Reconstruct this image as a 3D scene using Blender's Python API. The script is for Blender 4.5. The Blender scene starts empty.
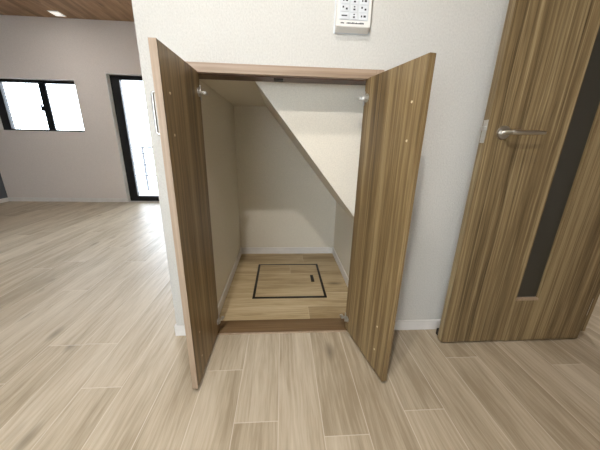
import bpy, bmesh, math, random
from mathutils import Vector, Matrix
random.seed(7)
SC = bpy.context.scene
COL = SC.collection
R = math.radians

# ------------------------------------------------------------------ camera
CAM_LOC = (0.0, -1.218, 1.0)
F_PX, PITCH, YAW, ROLL = 264.63, 0.30249, 0.07127, 0.02333
fw = Vector((math.sin(YAW)*math.cos(PITCH), math.cos(YAW)*math.cos(PITCH), -math.sin(PITCH)))
rt = Vector((math.cos(YAW), -math.sin(YAW), 0.0))
up = rt.cross(fw)
r2 = math.cos(ROLL)*rt + math.sin(ROLL)*up
u2 = -math.sin(ROLL)*rt + math.cos(ROLL)*up
cam_data = bpy.data.cameras.new('camera')
cam = bpy.data.objects.new('camera', cam_data)
COL.objects.link(cam)
M = Matrix((r2, u2, -fw)).transposed().to_4x4()
M.translation = Vector(CAM_LOC)
cam.matrix_world = M
cam_data.sensor_width = 36.0
cam_data.lens = F_PX/600.0*36.0
cam_data.clip_start = 0.02
SC.camera = cam

# ------------------------------------------------------------------ world, exposure
SC.view_settings.view_transform = 'Standard'
SC.view_settings.look = 'None'
SC.view_settings.gamma = 1.0
SC.view_settings.use_curve_mapping = False
SC.view_settings.exposure = 0.16
w = bpy.data.worlds.new('sky')
SC.world = w
w.use_nodes = True
bg = w.node_tree.nodes['Background']
bg.inputs['Color'].default_value = (0.88, 0.94, 1.0, 1.0)
bg.inputs['Strength'].default_value = 11.0

CEIL = 2.53
# ceiling lamps: (x, y, watts); last two are unseen, added as fill light
LAMPS = [(-0.08, -0.88, 14.0), (-0.35, -1.65, 36.0), (-2.9, 2.2, 9.0), (2.3, 0.9, 14.0)]

# ------------------------------------------------------------------ material helpers
def lin(c):
    def f(v):
        v /= 255.0
        return v/12.92 if v <= 0.04045 else ((v+0.055)/1.055)**2.4
    return (f(c[0]), f(c[1]), f(c[2]), 1.0)

class NT:
    def __init__(s, name):
        s.m = bpy.data.materials.new(name)
        s.m.use_nodes = True
        s.t = s.m.node_tree
        s.b = s.t.nodes['Principled BSDF']
        s.out = s.t.nodes['Material Output']
    def n(s, typ, **kw):
        nd = s.t.nodes.new(typ)
        for k, v in kw.items():
            setattr(nd, k, v)
        return nd
    def link(s, a, b):
        s.t.links.new(a, b)
    def val(s, sock, v):
        if hasattr(v, 'is_output'):
            s.link(v, sock)
        else:
            sock.default_value = v
    def math(s, op, a, b=0.0, c=0.0, clamp=False):
        nd = s.n('ShaderNodeMath', operation=op, use_clamp=clamp)
        s.val(nd.inputs[0], a); s.val(nd.inputs[1], b); s.val(nd.inputs[2], c)
        return nd.outputs[0]
    def mixc(s, f, a, b, blend='MIX'):
        nd = s.n('ShaderNodeMix', data_type='RGBA', blend_type=blend)
        s.val(nd.inputs[0], f); s.val(nd.inputs[6], a); s.val(nd.inputs[7], b)
        return nd.outputs[2]
    def ramp(s, f, stops):
        nd = s.n('ShaderNodeValToRGB')
        e = nd.color_ramp.elements
        while len(e) < len(stops):
            e.new(0.5)
        for i, (p, c) in enumerate(stops):
            e[i].position = p; e[i].color = c
        s.link(f, nd.inputs[0])
        return nd.outputs[0]
    def noise(s, vec, scale=1.0, detail=4.0, rough=0.55, dist=0.0):
        nd = s.n('ShaderNodeTexNoise')
        s.link(vec, nd.inputs['Vector'])
        nd.inputs['Scale'].default_value = scale
        nd.inputs['Detail'].default_value = detail
        nd.inputs['Roughness'].default_value = rough
        nd.inputs['Distortion'].default_value = dist
        return nd.outputs['Fac']
    def mapv(s, vec, scale=(1, 1, 1), loc=(0, 0, 0)):
        nd = s.n('ShaderNodeMapping')
        s.link(vec, nd.inputs['Vector'])
        nd.inputs['Scale'].default_value = scale
        nd.inputs['Location'].default_value = loc
        return nd.outputs[0]
    def obj(s):
        return s.n('ShaderNodeTexCoord').outputs['Object']
    def bump(s, h, strength, dist=0.001):
        nd = s.n('ShaderNodeBump')
        s.link(h, nd.inputs['Height'])
        nd.inputs['Strength'].default_value = strength
        nd.inputs['Distance'].default_value = dist
        s.link(nd.outputs[0], s.b.inputs['Normal'])
    def base(s, v): s.val(s.b.inputs['Base Color'], v)
    def rough(s, v): s.val(s.b.inputs['Roughness'], v)

def plain(name, c, rough=0.5, metal=0.0, var=0.04):
    t = NT(name)
    n = t.noise(t.mapv(t.obj(), (9, 9, 9)), 1.0, 3.0)
    col = lin(c)
    dk = tuple(v*(1-var*2) for v in col[:3])+(1,)
    lt = tuple(min(1, v*(1+var)) for v in col[:3])+(1,)
    t.base(t.ramp(n, [(0.3, dk), (0.7, lt)]))
    t.rough(rough)
    t.b.inputs['Metallic'].default_value = metal
    return t.m

def wallpaper(name, c, strength=0.8, scale=170.0):
    t = NT(name)
    o = t.obj()
    n = t.noise(t.mapv(o, (scale, scale, scale*0.75)), 1.0, 3.0, 0.6)
    v = t.n('ShaderNodeTexVoronoi'); t.link(t.mapv(o, (scale*1.1, scale*1.1, scale*0.6)), v.inputs['Vector']); v.inputs['Scale'].default_value = 1.0
    h = t.math('ADD', n, t.math('MULTIPLY', v.outputs['Distance'], 0.5))
    col = lin(c)
    t.base(t.ramp(n, [(0.25, tuple(x*0.86 for x in col[:3])+(1,)), (0.65, col)]))
    t.rough(0.75)
    t.bump(h, strength, 0.0015)
    return t.m

def veneer(name, dark, mid, light, seed=0.0, axis='z', rough=0.42):
    """straight-grained olive brown wood film, grain along local axis"""
    t = NT(name)
    o = t.obj()
    def sc(a, l):
        return {'z': (a, a, l), 'x': (l, a, a), 'y': (a, l, a)}[axis]
    warp = t.noise(t.mapv(o, sc(5, 1.3), (seed, seed, seed)), 1.0, 2.0)
    wv = t.n('ShaderNodeVectorMath', operation='SCALE'); wv.inputs[3].default_value = 0.022
    cmb = t.n('ShaderNodeCombineXYZ')
    k = {'z': (0, 1), 'x': (1, 2), 'y': (0, 2)}[axis]
    for i in k: t.link(warp, cmb.inputs[i])
    t.link(cmb.outputs[0], wv.inputs[0])
    ad = t.n('ShaderNodeVectorMath', operation='ADD'); t.link(o, ad.inputs[0]); t.link(wv.outputs[0], ad.inputs[1])
    p = ad.outputs[0]
    broad = t.noise(t.mapv(p, sc(16, 0.45), (seed*3.1, seed, seed*1.7)), 1.0, 2.0)
    fine = t.noise(t.mapv(p, sc(75, 1.2), (seed, seed*2.3, seed)), 1.0, 3.0, 0.6)
    pore = t.noise(t.mapv(p, sc(330, 7.0), (seed, seed, seed)), 1.0, 2.0, 0.6)
    f = t.math('ADD', t.math('MULTIPLY', broad, 0.46), t.math('MULTIPLY', fine, 0.40))
    f = t.math('ADD', f, t.math('MULTIPLY', pore, 0.20))
    c = t.ramp(f, [(0.38, lin(dark)), (0.53, lin(mid)), (0.70, lin(light))])
    # thin pale lines that run the whole height
    ln = t.noise(t.mapv(p, sc(42, 0.35), (seed*5.0, 3.0, seed)), 1.0, 1.0)
    lm = t.math('SUBTRACT', 1.0, t.math('MULTIPLY', t.math('ABSOLUTE', t.math('SUBTRACT', ln, 0.60)), 26.0), clamp=True)
    c = t.mixc(t.math('MULTIPLY', lm, 0.5), c, lin(light))
    lm2 = t.math('SUBTRACT', 1.0, t.math('MULTIPLY', t.math('ABSOLUTE', t.math('SUBTRACT', ln, 0.42)), 30.0), clamp=True)
    c = t.mixc(t.math('MULTIPLY', lm2, 0.45), c, lin(dark))
    t.base(c)
    t.rough(rough)
    t.bump(pore, 0.12, 0.0006)
    return t.m

def plank_floor(name, c_dark, c_mid, c_light, c_seam, rough=0.44, seam=0.0022):
    t = NT(name)
    uv = t.n('ShaderNodeUVMap', uv_map='plank').outputs[0]      # metres: u across, v along
    at = t.n('ShaderNodeAttribute', attribute_name='size')       # x width, y length, z random
    sx = t.n('ShaderNodeSeparateXYZ'); t.link(uv, sx.inputs[0])
    sz = t.n('ShaderNodeSeparateXYZ'); t.link(at.outputs['Vector'], sz.inputs[0])
    u, v, rnd = sx.outputs[0], sx.outputs[1], sz.outputs[2]
    eu = t.math('MINIMUM', u, t.math('SUBTRACT', sz.outputs[0], u))
    ev = t.math('MINIMUM', v, t.math('SUBTRACT', sz.outputs[1], v))
    e = t.math('MINIMUM', eu, ev)
    sm = t.math('SUBTRACT', 1.0, t.math('DIVIDE', e, seam), clamp=True)
    cb = t.n('ShaderNodeCombineXYZ')
    t.link(t.math('ADD', u, t.math('MULTIPLY', rnd, 37.0)), cb.inputs[0])
    t.link(t.math('ADD', v, t.math('MULTIPLY', rnd, 91.0)), cb.inputs[1])
    t.link(rnd, cb.inputs[2])
    p0 = cb.outputs[0]
    warp = t.noise(t.mapv(p0, (7, 1.6, 1)), 1.0, 2.0)
    cc = t.n('ShaderNodeCombineXYZ'); t.link(t.math('MULTIPLY', warp, 0.06), cc.inputs[0])
    ad = t.n('ShaderNodeVectorMath', operation='ADD'); t.link(p0, ad.inputs[0]); t.link(cc.outputs[0], ad.inputs[1])
    p = ad.outputs[0]
    broad = t.noise(t.mapv(p, (14, 1.6, 1)), 1.0, 3.0)
    fine = t.noise(t.mapv(p, (95, 4.5, 1)), 1.0, 3.0, 0.6)
    pore = t.noise(t.mapv(p, (420, 14.0, 1)), 1.0, 2.0)
    f = t.math('ADD', t.math('MULTIPLY', broad, 0.44), t.math('MULTIPLY', fine, 0.38))
    f = t.math('ADD', f, t.math('MULTIPLY', pore, 0.16))
    f = t.math('ADD', f, t.math('MULTIPLY', t.math('SUBTRACT', rnd, 0.5), 0.14))
    c = t.ramp(f, [(0.36, lin(c_dark)), (0.52, lin(c_mid)), (0.68, lin(c_light))])
    vo = t.n('ShaderNodeTexVoronoi'); t.link(t.mapv(p, (6.5, 2.6, 1)), vo.inputs['Vector']); vo.inputs['Scale'].default_value = 1.0
    gate = t.math('GREATER_THAN', t.noise(t.mapv(p0, (1.3, 1.3, 1)), 1.0, 1.0), 0.48)
    kn = t.math('MULTIPLY', t.math('SUBTRACT', 1.0, t.math('MULTIPLY', vo.outputs['Distance'], 5.0), clamp=True), gate)
    c = t.mixc(t.math('MULTIPLY', kn, t.math('MULTIPLY', fine, 1.5), clamp=True), c, lin(tuple(int(x*0.62) for x in c_dark)))
    c = t.mixc(t.math('MULTIPLY', sm, 0.75), c, lin(c_seam))
    t.base(c)
    t.rough(t.math('ADD', rough-0.08, t.math('MULTIPLY', fine, 0.16)))
    t.b.inputs['Specular IOR Level'].default_value = 0.5
    t.bump(t.math('SUBTRACT', pore, t.math('MULTIPLY', sm, 3.0)), 0.10, 0.0008)
    return t.m

def window_glass(name, tint=(0.96, 0.98, 1.0)):
    t = NT(name)
    tr = t.n('ShaderNodeBsdfTransparent'); tr.inputs[0].default_value = tint+(1,)
    gl = t.n('ShaderNodeBsdfGlossy'); gl.inputs['Roughness'].default_value = 0.02
    fr = t.n('ShaderNodeFresnel'); fr.inputs['IOR'].default_value = 1.45
    mx = t.n('ShaderNodeMixShader')
    t.link(fr.outputs[0], mx.inputs[0]); t.link(tr.outputs[0], mx.inputs[1]); t.link(gl.outputs[0], mx.inputs[2])
    t.link(mx.outputs[0], t.out.inputs['Surface'])
    return t.m

MAT = {}
MAT['wall'] = wallpaper('wallpaper_white', (205, 203, 196))
MAT['wall_room'] = wallpaper('wallpaper_greige', (226, 217, 210), 0.2)
MAT['wall_closet'] = wallpaper('wallpaper_closet', (226, 219, 203), 0.15, 220.0)
MAT['accent'] = wallpaper('wallpaper_grey', (92, 96, 102), 0.3)
MAT['trim'] = plain('white_trim', (224, 221, 216), 0.45)
MAT['white_ceiling'] = wallpaper('ceiling_paper', (228, 225, 220), 0.2)
MAT['casing'] = veneer('casing_film', (136, 114, 94), (160, 138, 116), (180, 158, 136), 2.0, 'x', 0.4)
MAT['casing_v'] = veneer('casing_film_upright', (136, 114, 94), (160, 138, 116), (180, 158, 136), 4.0, 'z', 0.4)
MAT['lining'] = veneer('jamb_lining_shaded', (66, 42, 26), (86, 58, 38), (104, 74, 50), 3.0, 'z', 0.45)  # brown jamb wood, darkened to paint in the shade of head and jamb
MAT['sill'] = veneer('sill_film', (92, 70, 46), (114, 90, 62), (134, 110, 80), 5.0, 'x', 0.4)
MAT['veneer_c'] = veneer('door_veneer', (80, 62, 38), (124, 102, 68), (168, 146, 106), 1.0)
MAT['veneer_d'] = veneer('room_door_veneer', (80, 64, 40), (132, 112, 79), (180, 161, 122), 6.0)
MAT['edge'] = veneer('edge_band', (144, 124, 102), (162, 141, 119), (178, 158, 136), 8.0, 'z', 0.5)
MAT['floor'] = plank_floor('oak_floor', (158, 143, 119), (187, 173, 150), (206, 194, 173), (226, 217, 201))  # pale seam colour paints the highlight along bevelled board edges
MAT['closet_floor'] = plank_floor('closet_floor', (146, 124, 88), (184, 163, 126), (204, 186, 152), (210, 196, 168))
MAT['wood_ceiling'] = plank_floor('wood_ceiling_boards', (130, 98, 66), (168, 132, 96), (192, 158, 122), (120, 92, 66), 0.5)
MAT['black'] = plain('black_aluminium', (18, 18, 20), 0.4)
MAT['black_gloss'] = plain('black_plastic', (14, 13, 12), 0.35)
MAT['steel'] = plain('satin_nickel', (214, 211, 204), 0.32, 1.0)
MAT['nickel_plate'] = plain('nickel_plate', (205, 203, 198), 0.32, 0.9)
MAT['cap'] = plain('cream_cap', (214, 196, 160), 0.4)
MAT['plastic'] = plain('white_plastic', (228, 226, 220), 0.4)
MAT['keys'] = plain('grey_keypad', (206, 210, 212), 0.45)
MAT['button'] = plain('pale_button', (216, 219, 221), 0.45)
MAT['ink'] = plain('dark_print', (40, 40, 44), 0.6)
MAT['gasket'] = plain('dark_gasket', (26, 20, 14), 0.7)
MAT['glass'] = window_glass('clear_glass')
MAT['concrete'] = plain('balcony_concrete', (222, 222, 220), 0.8)
MAT['rail'] = plain('grey_railing', (84, 87, 92), 0.5)
t = NT('smoked_glass')
t.base(lin((70, 68, 60))); t.rough(0.32)
t.b.inputs['Transmission Weight'].default_value = 0.35
t.b.inputs['Specular IOR Level'].default_value = 0.6
MAT['smoke'] = t.m
t = NT('lamp_lens')
t.base((0.9, 0.9, 0.9, 1)); t.b.inputs['Emission Color'].default_value = (1.0, 0.93, 0.82, 1); t.b.inputs['Emission Strength'].default_value = 4.0
MAT['lens'] = t.m
t = NT('soft_lens')
t.base((0.8, 0.8, 0.78, 1)); t.b.inputs['Emission Color'].default_value = (1.0, 0.95, 0.88, 1); t.b.inputs['Emission Strength'].default_value = 0.7
MAT['lens_soft'] = t.m

# ------------------------------------------------------------------ mesh helpers
class MB:
    def __init__(s):
        s.bm = bmesh.new()
    def box(s, x0, x1, y0, y1, z0, z1, bev=0.0, seg=2):
        r = bmesh.ops.create_cube(s.bm, size=1.0)
        vs = r['verts']
        for v in vs:
            v.co = Vector(((x0+x1)/2+v.co.x*(x1-x0), (y0+y1)/2+v.co.y*(y1-y0), (z0+z1)/2+v.co.z*(z1-z0)))
        if bev:
            es = list({e for v in vs for e in v.link_edges})
            bmesh.ops.bevel(s.bm, geom=es, offset=bev, segments=seg, affect='EDGES', profile=0.5)
        return s
    def cyl(s, a, b, r, r2=None, n=24, bev=0.0):
        a, b = Vector(a), Vector(b)
        d = b-a
        q = d.to_track_quat('Z', 'Y').to_matrix().to_4x4()
        q.translation = (a+b)/2
        bmesh.ops.create_cone(s.bm, cap_ends=True, segments=n, radius1=r, radius2=r if r2 is None else r2, depth=d.length, matrix=q)
        return s
    def tube(s, pts, r, n=14):
        """round bar along a polyline, radius may be a list"""
        pts = [Vector(p) for p in pts]
        rr = r if isinstance(r, (list, tuple)) else [r]*len(pts)
        rings = []
        ref = None
        for i, p in enumerate(pts):
            d = (pts[min(i+1, len(pts)-1)]-pts[max(i-1, 0)]).normalized()
            if ref is None:
                ref = d.orthogonal().normalized()
            a = (ref-d*ref.dot(d)).normalized(); ref = a
            b = d.cross(a)
            rings.append([s.bm.verts.new(p+(a*math.cos(2*math.pi*k/n)+b*math.sin(2*math.pi*k/n))*rr[i]) for k in range(n)])
        for i in range(len(rings)-1):
            for k in range(n):
                s.bm.faces.new((rings[i][k], rings[i][(k+1) % n], rings[i+1][(k+1) % n], rings[i+1][k]))
        s.bm.faces.new(rings[0][::-1]); s.bm.faces.new(rings[-1])
        return s
    def prism(s, pts, y0, y1):
        """polygon in xz pushed along y"""
        a = [s.bm.verts.new((x, y0, z)) for x, z in pts]
        b = [s.bm.verts.new((x, y1, z)) for x, z in pts]
        n = len(pts)
        s.bm.faces.new(a); s.bm.faces.new(b[::-1])
        for i in range(n):
            s.bm.faces.new((a[i], b[i], b[(i+1) % n], a[(i+1) % n]))
        return s
    def build(s, name, mat, parent=None, smooth=False, loc=None):
        bmesh.ops.recalc_face_normals(s.bm, faces=s.bm.faces)
        me = bpy.data.meshes.new(name)
        s.bm.to_mesh(me); s.bm.free()
        mats = mat if isinstance(mat, (list, tuple)) else [mat]
        for m in mats:
            me.materials.append(m)
        if smooth:
            for p in me.polygons:
                p.use_smooth = True
            try:
                me.set_sharp_from_angle(angle=R(40))
            except Exception:
                pass
        o = bpy.data.objects.new(name, me)
        COL.objects.link(o)
        if parent: o.parent = parent
        if loc: o.location = loc
        return o

def tag(o, label=None, cat=None, group=None, kind=None):
    if label: o['label'] = label
    if cat: o['category'] = cat
    if group: o['group'] = group
    if kind: o['kind'] = kind
    return o
def empty(name, loc=(0, 0, 0), rz=0.0):
    o = bpy.data.objects.new(name, None)
    COL.objects.link(o)
    o.location = loc; o.rotation_euler = (0, 0, rz)
    o.empty_display_size = 0.05
    return o
def struct(o, label=None):
    o['kind'] = 'structure'
    if label: o['label'] = label
    return o

def planks(name, mat, rects, width, x0, length, along='y', z=0.0, fixed=None, thick=0.03, down=True, seed=1):
    """one slab whose top face is cut into boards; rects = list of (xa, xb, ya, yb)"""
    rng = random.Random(seed)
    fixed = fixed or {}
    bm = bmesh.new()
    uvl = bm.loops.layers.uv.new('plank')
    szl = bm.faces.layers.float_vector.new('size')
    offs, rnds = {}, {}
    for (xa, xb, ya, yb) in rects:
        a0, a1, l0, l1 = (xa, xb, ya, yb) if along == 'y' else (ya, yb, xa, xb)
        k = math.floor((a0-x0)/width)
        while x0+k*width < a1-1e-6:
            p0, p1 = x0+k*width, x0+(k+1)*width
            if k not in offs:
                offs[k] = fixed.get(k, rng.uniform(0, length))
            j = math.floor((l0-offs[k])/length)
            while offs[k]+j*length < l1-1e-6:
                q0, q1 = offs[k]+j*length, offs[k]+(j+1)*length
                if (k, j) not in rnds: rnds[(k, j)] = rng.random()
                c0, c1, d0, d1 = max(p0, a0), min(p1, a1), max(q0, l0), min(q1, l1)
                if c1-c0 > 1e-4 and d1-d0 > 1e-4:
                    pts = [(c0, d0), (c1, d0), (c1, d1), (c0, d1)]
                    vs = [bm.verts.new((a, l, z) if along == 'y' else (l, a, z)) for a, l in pts]
                    f = bm.faces.new(vs)
                    f[szl] = (width, length, rnds[(k, j)])
                    for lp, (a, l) in zip(f.loops, pts):
                        lp[uvl].uv = (a-p0, l-q0)
                    f.normal_update()
                    if (f.normal.z > 0) != down: f.normal_flip()
                j += 1
            k += 1
        s = -1 if down else 1
        r = bmesh.ops.create_cube(bm, size=1.0)
        for v in r['verts']:
            v.co = Vector(((xa+xb)/2+v.co.x*(xb-xa), (ya+yb)/2+v.co.y*(yb-ya), z+s*(0.001+thick/2)+v.co.z*thick))
    me = bpy.data.meshes.new(name); bm.to_mesh(me); bm.free()
    me.materials.append(mat)
    o = bpy.data.objects.new(name, me); COL.objects.link(o)
    return o

# ------------------------------------------------------------------ room shell
XL, XR, YN, YB, YH = -4.35, 3.3, -2.7, 3.22, 1.6    # left room wall, right wall, wall behind, far wall, hall end
XC = -0.556                                         # free end of the cupboard wall
CL, CR, CB = -0.38, 0.486, 1.085                    # closet walls
T = 0.10
struct(planks('floor', MAT['floor'], [(XL, XR, YN, 0.0), (XL, XC, 0.0, YB), (1.66, XR, 0.0, YH)], 0.1645, -0.012, 1.20, 'y', 0.0,
              {-2: -0.245, -1: -0.487, 1: -0.55, 3: -0.47, 5: -0.215, 8: -0.28, 0: 0.13-0.0, 2: -0.93, 4: -0.95, 6: -0.75, -3: -0.72}, 0.05),
       'pale greige oak plank floor')
struct(planks('ceiling', MAT['wood_ceiling'], [(XL, XC, YN, YB), (XC, XR, YN, YH)], 0.09, -4.35, 1.8, 'y', CEIL, None, 0.05, False, 5), 'brown wooden board ceiling')

m = MB()
m.box(XC, -0.4036, 0, T, 0, CEIL).box(-0.4036, 0.4216, 0, T, 1.2942, CEIL).box(0.4216, 1.66, 0, T, 0, CEIL)
m.box(1.66, 2.56, 0, T, 2.04, CEIL).box(2.56, XR, 0, T, 0, CEIL)
struct(m.build('wall_front', MAT['wall']), 'white textured wallpaper wall around the cupboard')
struct(MB().box(XC, CL, T, YB, 0, CEIL).build('wall_partition', MAT['wall_closet']))
struct(MB().box(CR, CR+0.08, T, CB+0.08, 0, CEIL).build('wall_closet_right', MAT['wall_closet']))
struct(MB().box(CL, CR, CB, CB+0.08, 0, CEIL).build('wall_closet_back', MAT['wall_closet']))
struct(MB().box(CL, CR, T, CB, 1.267, 1.30).build('ceiling_closet', MAT['wall_closet']))
zs = lambda x: 1.108-1.25*x
struct(MB().prism([(-0.1272, 1.267), (CR, zs(CR)), (CR, 1.267)], 0.14, CB).build('ceiling_stair', MAT['wall_closet']),
       'white sloping underside of the staircase inside the cupboard')
struct(planks('floor_closet', MAT['closet_floor'], [(CL, CR, 0.0, CB)], 0.1645, 0.10-0.03, 1.2, 'x', 0.0, None, 0.05, True, 9), 'closet floor of oak boards laid crosswise')

# far wall with a window and a floor-length glazed door
WX0, WX1, WZ0, WZ1 = -4.19, -2.972, 1.072, 1.782
PX0, PX1, PZ1 = -2.53, -0.75, 1.885
m = MB()
m.box(XL, WX0, YB, YB+0.16, 0, CEIL).box(WX0, WX1, YB, YB+0.16, 0, WZ0).box(WX0, WX1, YB, YB+0.16, WZ1, CEIL)
m.box(WX1, PX0, YB, YB+0.16, 0, CEIL).box(PX0, PX1, YB, YB+0.16, PZ1, CEIL).box(PX1, XC+0.1, YB, YB+0.16, 0, CEIL)
struct(m.build('wall_back', MAT['wall_room']), 'greige wall of the bright room beyond')
struct(MB().box(XL-T, XL, YN, YB+0.16, 0, CEIL).build('wall_left', MAT['accent']), 'dark grey accent wall')
struct(MB().box(XR, XR+T, YN, YH, 0, CEIL).build('wall_right', MAT['wall_room']))
struct(MB().box(1.66, XR, YH, YH+T, 0, CEIL).build('wall_hall', MAT['wall']))
struct(MB().box(1.56, 1.66, T, YH, 0, CEIL).build('wall_hall_left', MAT['wall']))
RX0, RX1, RZ0, RZ1 = -1.75, -0.4, 0.45, 1.85  # opening for the added fill-light window
struct(MB().box(XL, RX0, YN-T, YN, 0, CEIL).box(RX1, XR, YN-T, YN, 0, CEIL).box(RX0, RX1, YN-T, YN, RZ1, CEIL).box(RX0, RX1, YN-T, YN, 0, RZ0).build('wall_rear', MAT['wall']))

# baseboards
BH = 0.062
def base(name, *b):
    m = MB()
    for x in b: m.box(*x, 0.0, BH, 0.002)
    return struct(m.build(name, MAT['trim']))
base('baseboard_front', (XC-0.009, -0.405, -0.009, 0.0), (XC-0.009, XC, 0.0, YB), (0.423, 1.655, -0.009, 0.0))
base('baseboard_back', (XL, PX0-0.0, YB-0.009, YB))
base('baseboard_left', (XL, XL+0.009, YN, YB-0.01))
base('baseboard_closet', (CL, CR, CB-0.009, CB), (CL, CL+0.008, T, CB-0.01), (CR-0.008, CR, T, CB-0.01))

# window
win = struct(empty('window_1', ((WX0+WX1)/2, YB+0.08, WZ0)), 'black framed sliding window')
def wbox(m, x0, x1, y0, y1, z0, z1, o, b=0.003):
    L = o.location
    return m.box(x0-L.x, x1-L.x, y0-L.y, y1-L.y, z0-L.z, z1-L.z, b)
fy0, fy1 = YB+0.075, YB+0.14
m = MB()
wbox(m, WX0, -4.07, fy0, fy1, WZ0, WZ1, win); wbox(m, WX1-0.05, WX1, fy0, fy1, WZ0, WZ1, win)
wbox(m, -4.07, WX1-0.05, fy0, fy1, WZ1-0.045, WZ1, win); wbox(m, -4.07, WX1-0.05, fy0, fy1, WZ0, WZ0+0.028, win)
m.build('window_frame', MAT['black'], win)
m = MB()
wbox(m, -3.545, -3.450, fy0+0.005, fy0+0.03, WZ0+0.028, WZ1-0.045, win)
m.build('meeting_stile', MAT['black'], win)
m = MB(); wbox(m, -3.575, -3.545, fy0-0.006, fy0+0.012, 1.36, 1.43, win, 0.004); wbox(m, -3.565, -3.548, fy0-0.014, fy0, 1.40, 1.46, win, 0.003)
m.build('latch', MAT['black_gloss'], win)
m = MB(); wbox(m, -4.07, -3.50, fy0+0.02, fy0+0.025, WZ0+0.028, WZ1-0.045, win, 0); m.build('pane', MAT['glass'], win)
m = MB(); wbox(m, -3.50, WX1-0.05, fy0+0.035, fy0+0.04, WZ0+0.028, WZ1-0.045, win, 0); m.build('pane', MAT['glass'], win)
# white reveal lining
m = MB()
wbox(m, WX0, WX0+0.006, YB-0.004, fy0, WZ0, WZ1, win, 0); wbox(m, WX1-0.006, WX1, YB-0.004, fy0, WZ0, WZ1, win, 0)
wbox(m, WX0, WX1, YB-0.004, fy0, WZ1-0.006, WZ1, win, 0); wbox(m, WX0, WX1, YB-0.004, fy0, WZ0, WZ0+0.006, win, 0)
m.build('reveal', MAT['trim'], win)

pd = struct(empty('window_2', ((PX0+PX1)/2, YB+0.08, 0)), 'black framed floor-length window to the balcony')
m = MB()
wbox(m, PX0, -2.395, fy0, fy1, 0, PZ1, pd); wbox(m, PX1-0.07, PX1, fy0, fy1, 0, PZ1, pd)
wbox(m, -2.395, PX1-0.07, fy0, fy1, PZ1-0.065, PZ1, pd); wbox(m, -2.395, PX1-0.07, fy0, fy1, 0, 0.09, pd)
wbox(m, -1.66, -1.58, fy0+0.005, fy1, 0.09, PZ1-0.065, pd)
m.build('window_frame', MAT['black'], pd)
m = MB(); wbox(m, -2.395, -1.60, fy0+0.02, fy0+0.025, 0.09, PZ1-0.065, pd, 0); m.build('pane', MAT['glass'], pd)
m = MB(); wbox(m, -1.60, PX1-0.07, fy0+0.035, fy0+0.04, 0.09, PZ1-0.065, pd, 0); m.build('pane', MAT['glass'], pd)
m = MB()
wbox(m, PX0, PX0+0.008, YB-0.006, fy0, 0.0, PZ1, pd, 0); wbox(m, PX1-0.008, PX1, YB-0.006, fy0, 0.0, PZ1, pd, 0)
wbox(m, PX0, PX1, YB-0.006, fy0, PZ1-0.008, PZ1, pd, 0); wbox(m, PX0, PX1, YB, fy0, -0.02, 0.006, pd, 0)
m.build('reveal', MAT['trim'], pd)

rw = struct(empty('fill_window', ((RX0+RX1)/2, YN-0.05, 0)), 'unseen sliding window added behind the viewer for fill daylight')  # window added out of view to brighten the cupboard interior
m = MB()
wbox(m, RX0, RX0+0.05, YN-0.09, YN-0.02, RZ0, RZ1, rw); wbox(m, RX1-0.05, RX1, YN-0.09, YN-0.02, RZ0, RZ1, rw)
wbox(m, RX0+0.05, RX1-0.05, YN-0.09, YN-0.02, RZ1-0.05, RZ1, rw); wbox(m, RX0+0.05, RX1-0.05, YN-0.09, YN-0.02, RZ0, RZ0+0.05, rw)
wbox(m, -1.105, -1.045, YN-0.085, YN-0.025, RZ0+0.05, RZ1-0.05, rw)
m.build('window_frame', MAT['black'], rw)
m = MB(); wbox(m, RX0+0.05, -1.105, YN-0.06, YN-0.055, RZ0+0.05, RZ1-0.05, rw, 0); m.build('pane', MAT['glass'], rw)
m = MB(); wbox(m, -1.045, RX1-0.05, YN-0.06, YN-0.055, RZ0+0.05, RZ1-0.05, rw, 0); m.build('pane', MAT['glass'], rw)

# balcony outside
struct(MB().box(-4.6, -0.3, YB+0.16, 5.2, -0.14, -0.04).build('floor_balcony', MAT['concrete']))
rl = empty('balcony_railing', (-2.4, 4.55, -0.04))
tag(rl, 'pale grey balcony railing seen through the floor-length window', 'railing')
MB().box(-1.9, 1.9, -0.025, 0.025, 0.86, 0.90, 0.004).build('top_rail', MAT['rail'], rl)
for zz in (0.74, 0.52, 0.30):
    MB().box(-1.9, 1.9, -0.012, 0.012, zz, zz+0.025, 0.003).build('cross_rail', MAT['rail'], rl)
for xx in (-1.88, -0.95, -0.42, 0.95, 1.88):
    MB().box(xx-0.02, xx+0.02, -0.02, 0.02, 0, 0.86, 0.003).build('post', MAT['rail'], rl)

# doorway beside the room door
dj = struct(empty('door_1', (2.1, 0.05, 0)), 'wood film door frame beside the open room door')
m = MB()
m.box(1.665-2.1, 1.742-2.1, -0.105, 0.055, 0.0, 2.04, 0.003)
m.box(2.49-2.1, 2.56-2.1, -0.065, 0.055, 0.0, 2.04, 0.003)
m.box(1.665-2.1, 2.56-2.1, -0.065, 0.055, 2.04-0.001, 2.075, 0.003)
m.build('door_frame', MAT['veneer_d'], dj)

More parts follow.
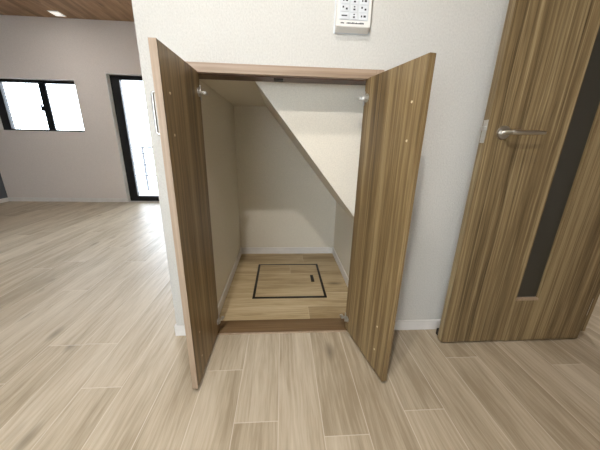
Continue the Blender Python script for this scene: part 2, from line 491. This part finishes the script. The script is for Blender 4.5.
# ------------------------------------------------------------------ cupboard under the stairs
cb = empty('storage_cupboard', (0.009, 0.0, 0.0))
tag(cb, 'low built-in cupboard under the stairs with two wood doors swung wide open', 'cupboard')
ox = -0.009
MB().box(-0.368+ox, 0.386+ox, -0.011, T+0.002, 1.257, 1.293, 0.0015).build('head_casing', MAT['casing'], cb)
MB().box(-0.403+ox, -0.368+ox, -0.011, T+0.002, 0.0, 1.2935, 0.0015).build('side_casing', MAT['casing_v'], cb)
MB().box(0.386+ox, 0.421+ox, -0.011, T+0.002, 0.0, 1.2935, 0.0015).build('side_casing', MAT['casing_v'], cb)
sl = MB().box(-0.368+ox, 0.386+ox, -0.004, T, 0.0, 0.009, 0.001).build('sill', MAT['sill'], cb)
MB().box(-0.368+ox, 0.386+ox, -0.011, -0.003, 0.0, 0.006, 0.001).build('sill_edge', MAT['edge'], cb)
MB().box(-0.3655+ox, 0.3835+ox, 0.012, T+0.003, 1.2545, 1.2575, 0.0005).build('head_lining_shaded', MAT['lining'], cb)  # thin strips whose dark brown holds the shade inside the frame
MB().box(-0.3685+ox, -0.3655+ox, 0.012, T+0.003, 0.009, 1.2545, 0.0005).build('side_lining_shaded', MAT['lining'], cb)
MB().box(0.3835+ox, 0.3865+ox, 0.012, T+0.003, 0.009, 1.2545, 0.0005).build('side_lining_shaded', MAT['lining'], cb)
MB().box(-0.045, -0.005, 0.03, 0.075, 1.2505, 1.2575, 0.002).build('door_catch', MAT['gasket'], cb)

DW, DT = 0.371, 0.022
def cupboard_door(px, py, ang, s, DZ0, DZ1):
    """inner face on local y=0, thickness towards local y*s"""
    d = empty('door', (px-0.009, py, 0), ang)
    d.parent = cb
    def by(a, b):
        a, b = a*s, b*s
        return (min(a, b), max(a, b))
    y = by(0, DT)
    MB().box(0.0, DW-0.0012, y[0], y[1], DZ0, DZ1, 0.0008).build('door_panel', MAT['veneer_c'], d)
    y = by(0.0, DT)
    eb = MB().box(DW-0.0012, DW, y[0], y[1], DZ0, DZ1, 0.0).build('edge_band', MAT['edge'] if s < 0 else MAT['veneer_c'], d)  # same edge band painted two ways: pale as lit, brown as shaded
    if s < 0: eb['label'] = 'edge band along the front of the door, painted pale as if window-lit'
    # bar handle on the outer face
    m = MB()
    hx = DW-0.030
    o = DT+0.021
    m.tube([(hx, s*DT, 1.134), (hx, s*(o-0.006), 1.134), (hx, s*o, 1.130), (hx, s*o, 1.02), (hx, s*(o-0.006), 1.013), (hx, s*DT, 1.013)], 0.0042, 12)
    m.build('handle', MAT['steel'], d, True)['label'] = 'slim satin metal bar handle'
    for zx, zz in ((0.318, 1.134), (0.318, 1.013), (0.29, 0.240), (0.29, 0.120)):
        MB().cyl((zx, 0.0, zz), (zx, -s*0.0016, zz), 0.0042, 0.0034, 16).build('screw_cap', MAT['cap'], d, True)
    for zz in (1.185, 0.085):
        m = MB()
        m.cyl((0.022, 0.0, zz), (0.022, -s*0.002, zz), 0.017, None, 24)
        y = by(-0.002, -0.013)
        m.box(0.003, 0.034, y[0], y[1], zz-0.007, zz+0.007, 0.002)
        m.box(-0.020, 0.006, by(-0.026, -0.010)[0], by(-0.026, -0.010)[1], zz-0.006, zz+0.006, 0.002)
        y = by(-0.005, 0.0)
        m.box(0.0, 0.006, y[0], y[1], zz-0.028, zz+0.028, 0.0012)
        m.build('hinge', MAT['nickel_plate'], d)['label'] = 'bright metal concealed hinge'
    return d
cupboard_door(-0.3375, 0.012, math.atan2(-0.371, -0.004), -1, 0.028, 1.262)
cupboard_door(0.3515, 0.010, math.atan2(-0.371, 0.084), 1, 0.019, 1.261)

# ------------------------------------------------------------------ floor hatch
ht = empty('floor_hatch', (0.0545, 0.588, 0.0))
tag(ht, 'square underfloor access hatch with thin black rim in the cupboard floor', 'hatch')
a, b, q = 0.251, 0.257, 0.017
m = MB()
m.box(-a, a, b-q, b, 0.0005, 0.0045, 0.001).box(-a, a, -b, -b+q, 0.0005, 0.0045, 0.001)
m.box(-a, -a+q, -b+q, b-q, 0.0005, 0.0045, 0.001).box(a-q, a, -b+q, b-q, 0.0005, 0.0045, 0.001)
m.build('rim', MAT['black_gloss'], ht)['label'] = 'thin black rim of the hatch'
pn = planks('hatch_panel', MAT['closet_floor'], [(-a+q, a-q, -b+q, b-q)], 0.1645, -0.08, 1.2, 'x', 0.0035, None, 0.0015, True, 12)
pn.parent = ht
MB().box(0.166, 0.190, -0.047, 0.055, 0.0030, 0.0052, 0.002).build('pull', MAT['black_gloss'], ht)['label'] = 'black recessed pull of the hatch'

# ------------------------------------------------------------------ open room door
DX0, DX1, DY0, DY1, DZ = 0.838, 1.614, -0.1215, -0.0855, 2.02
rd = empty('room_door', (DX0, DY0, 0))
tag(rd, 'brown wood-grain room door folded back to the wall, dark glass slit and lever handle', 'door', None, 'thing')
W = DX1-DX0
gx0, gx1, gz0, gz1 = 0.346, 0.472, 0.256, 1.82
m = MB()
m.box(0, gx0, 0, 0.036, 0.011, DZ, 0.001).box(gx1, W, 0, 0.036, 0.011, DZ, 0.001)
m.box(gx0, gx1, 0, 0.036, 0.008, gz0, 0).box(gx0, gx1, 0, 0.036, gz1, DZ, 0)
m.build('leaf', MAT['veneer_d'], rd)
MB().box(gx0, gx1, 0.015, 0.021, gz0, gz1).build('glass_slit', MAT['smoke'], rd)['label'] = 'dark smoked glass slit'
m = MB(); e = 0.0035
m.box(gx0, gx0+e, -0.001, 0.037, gz0, gz1, 0.001).box(gx1-e, gx1, -0.001, 0.037, gz0, gz1, 0.001)
m.box(gx0, gx1, -0.001, 0.037, gz1-e, gz1, 0.001)
m.build('glazing_bead', MAT['veneer_d'], rd)
MB().box(gx0, gx1, -0.001, 0.037, gz0, gz0+0.012, 0.001).build('bottom_bead_lit', MAT['edge'], rd)['label'] = 'bead below the glass slit, painted pale as if catching light'  # paler than the side beads to paint light caught on its top
lv = empty('lever_handle', (0.068, 0, 1.057)); lv.parent = rd; lv['label'] = 'satin metal lever handle on a round rose'
MB().cyl((0, 0.0, 0), (0, -0.008, 0), 0.027, 0.0255, 40).build('rose', MAT['steel'], lv, True)
MB().tube([(0, -0.006, 0), (0, -0.040, 0), (0.003, -0.049, 0), (0.012, -0.053, 0), (0.05, -0.053, 0.0005), (0.112, -0.052, 0.001), (0.136, -0.050, 0.001), (0.139, -0.050, 0.001)],
          [0.0095, 0.0092, 0.0095, 0.0095, 0.0085, 0.0072, 0.006, 0.003], 16).build('lever', MAT['steel'], lv, True)
lt = MB()
lt.box(-0.0018, 0.001, 0.006, 0.030, 1.015, 1.105, 0.0006)
lt.build('latch_plate', MAT['nickel_plate'], rd)['label'] = 'bright metal latch plate on the door edge'
MB().box(-0.013, 0.0, 0.011, 0.025, 1.064, 1.082, 0.003).build('latch_bolt', MAT['nickel_plate'], rd)
MB().box(0.006, 0.046, 0.036, 0.066, 0.012, 0.05, 0.004).build('door_stop', MAT['black_gloss'], rd)
for zz in (0.2, 1.0, 1.8):
    MB().cyl((W+0.014, 0.018, zz-0.05), (W+0.014, 0.018, zz+0.05), 0.008, None, 16).build('hinge', MAT['steel'], rd, True)

# ------------------------------------------------------------------ wall controller above the cupboard
wc = empty('wall_controller', (0.272, 0.0, 1.417))
tag(wc, 'white push-button controller mounted on the wall above the cupboard', 'controller')
MB().box(-0.071, 0.073, -0.003, 0.0, -0.002, 0.235, 0.001).build('back_plate', MAT['keys'], wc)
m = MB()
vs = [(-0.003, 0.0), (-0.030, 0.0135), (-0.030, 0.228), (-0.024, 0.232), (-0.003, 0.232)]
A = [m.bm.verts.new((-0.066, y, z)) for y, z in vs]
Bv = [m.bm.verts.new((0.067, y, z)) for y, z in vs]
m.bm.faces.new(A); m.bm.faces.new(Bv[::-1])
for i in range(len(vs)):
    j = (i+1) % len(vs)
    m.bm.faces.new((A[i], Bv[i], Bv[j], A[j]))
bmesh.ops.bevel(m.bm, geom=list(m.bm.edges), offset=0.0015, segments=2, affect='EDGES')
m.build('housing', MAT['plastic'], wc)
MB().box(-0.056, 0.056, -0.0312, -0.029, 0.034, 0.218, 0.0008).build('keypad', MAT['keys'], wc)
rows = [0.047, 0.0715, 0.096, 0.1205, 0.145, 0.1695, 0.194]
for ri, zz in enumerate(rows):
    for ci, xx in enumerate((-0.036, 0.0, 0.036)):
        bw = 0.0155 if ci != 1 else 0.013
        k = MB().box(xx-bw, xx+bw, -0.0332, -0.031, zz-0.0108, zz+0.0108, 0.001).build('button', MAT['button'], wc)
        mm = MB()
        y0, y1 = -0.0337, -0.0331
        rg = random.Random(ri*7+ci)
        if ci == 1:
            mm.box(xx-0.004, xx+0.004, y0, y1, zz-0.006, zz-0.001); mm.box(xx-0.0025, xx+0.003, y0, y1, zz+0.003, zz+0.007)
        elif (ri, ci) == (0, 0):
            mm.box(xx-0.012, xx+0.010, y0, y1, zz-0.0015, zz+0.0025)
        elif ri % 2 == 0:
            mm.box(xx-0.009, xx-0.004, y0, y1, zz-0.003, zz+0.003); mm.box(xx+0.001, xx+0.010, y0, y1, zz-0.003, zz+0.0035)
        else:
            mm.box(xx-0.010, xx-0.004, y0, y1, zz, zz+0.006); mm.box(xx+0.003, xx+0.010, y0, y1, zz-0.005, zz+0.001)
        mm.build('legend', MAT['ink'], k)
m = MB()
x = -0.049
rg = random.Random(3)
while x < 0.040:
    wd = rg.uniform(0.0025, 0.005)
    if not -0.036 < x < -0.030:
        m.box(x, x+wd, -0.0307, -0.0298, 0.0225+0.0, 0.0225+rg.uniform(0.0035, 0.0055))
    x += wd+0.0011
m.build('caption', MAT['ink'], wc)

# ------------------------------------------------------------------ ceiling fittings
cf = empty('ceiling_light', (-2.92, 3.075, CEIL))
tag(cf, 'small square lit lamp in the wooden ceiling near the far wall', 'ceiling light')
MB().box(-0.065, 0.065, -0.075, 0.075, -0.008, 0.0, 0.002).build('frame', MAT['plastic'], cf)
MB().box(-0.056, 0.056, -0.066, 0.066, -0.010, -0.007, 0.001).build('lens', MAT['lens_soft'], cf)['label'] = 'glowing lens'

def ring(m, ra, rb, z0, z1, n=40):
    a = [[m.bm.verts.new((r*math.cos(2*math.pi*k/n), r*math.sin(2*math.pi*k/n), z)) for k in range(n)] for r, z in ((ra, z0), (rb, z0), (rb, z1), (ra, z1))]
    for i in range(4):
        for k in range(n):
            m.bm.faces.new((a[i][k], a[i][(k+1) % n], a[(i+1) % 4][(k+1) % n], a[(i+1) % 4][k]))
where = ['nearest the cupboard', 'behind the viewer in line with the cupboard', 'added unseen as fill in the bright room near the window', 'added unseen as fill in the hall past the room door']
for (lx, ly, pw), wh in zip(LAMPS, where):
    d = empty('downlight', (lx, ly, CEIL))
    tag(d, 'round white ceiling downlight '+wh, 'downlight', 'ceiling downlights')
    m = MB(); ring(m, 0.045, 0.06, -0.008, 0.0); m.build('trim_ring', MAT['plastic'], d, True)
    MB().cyl((0, 0, -0.004), (0, 0, -0.001), 0.045, None, 40).build('lens', MAT['lens'], d)
    ld = bpy.data.lights.new('lamp', 'AREA')
    ld.shape = 'DISK'; ld.size = 0.085; ld.energy = pw; ld.color = (1.0, 0.965, 0.92)
    lo = bpy.data.objects.new('lamp', ld); COL.objects.link(lo)
    lo.location = (0, 0, -0.012); lo.parent = d
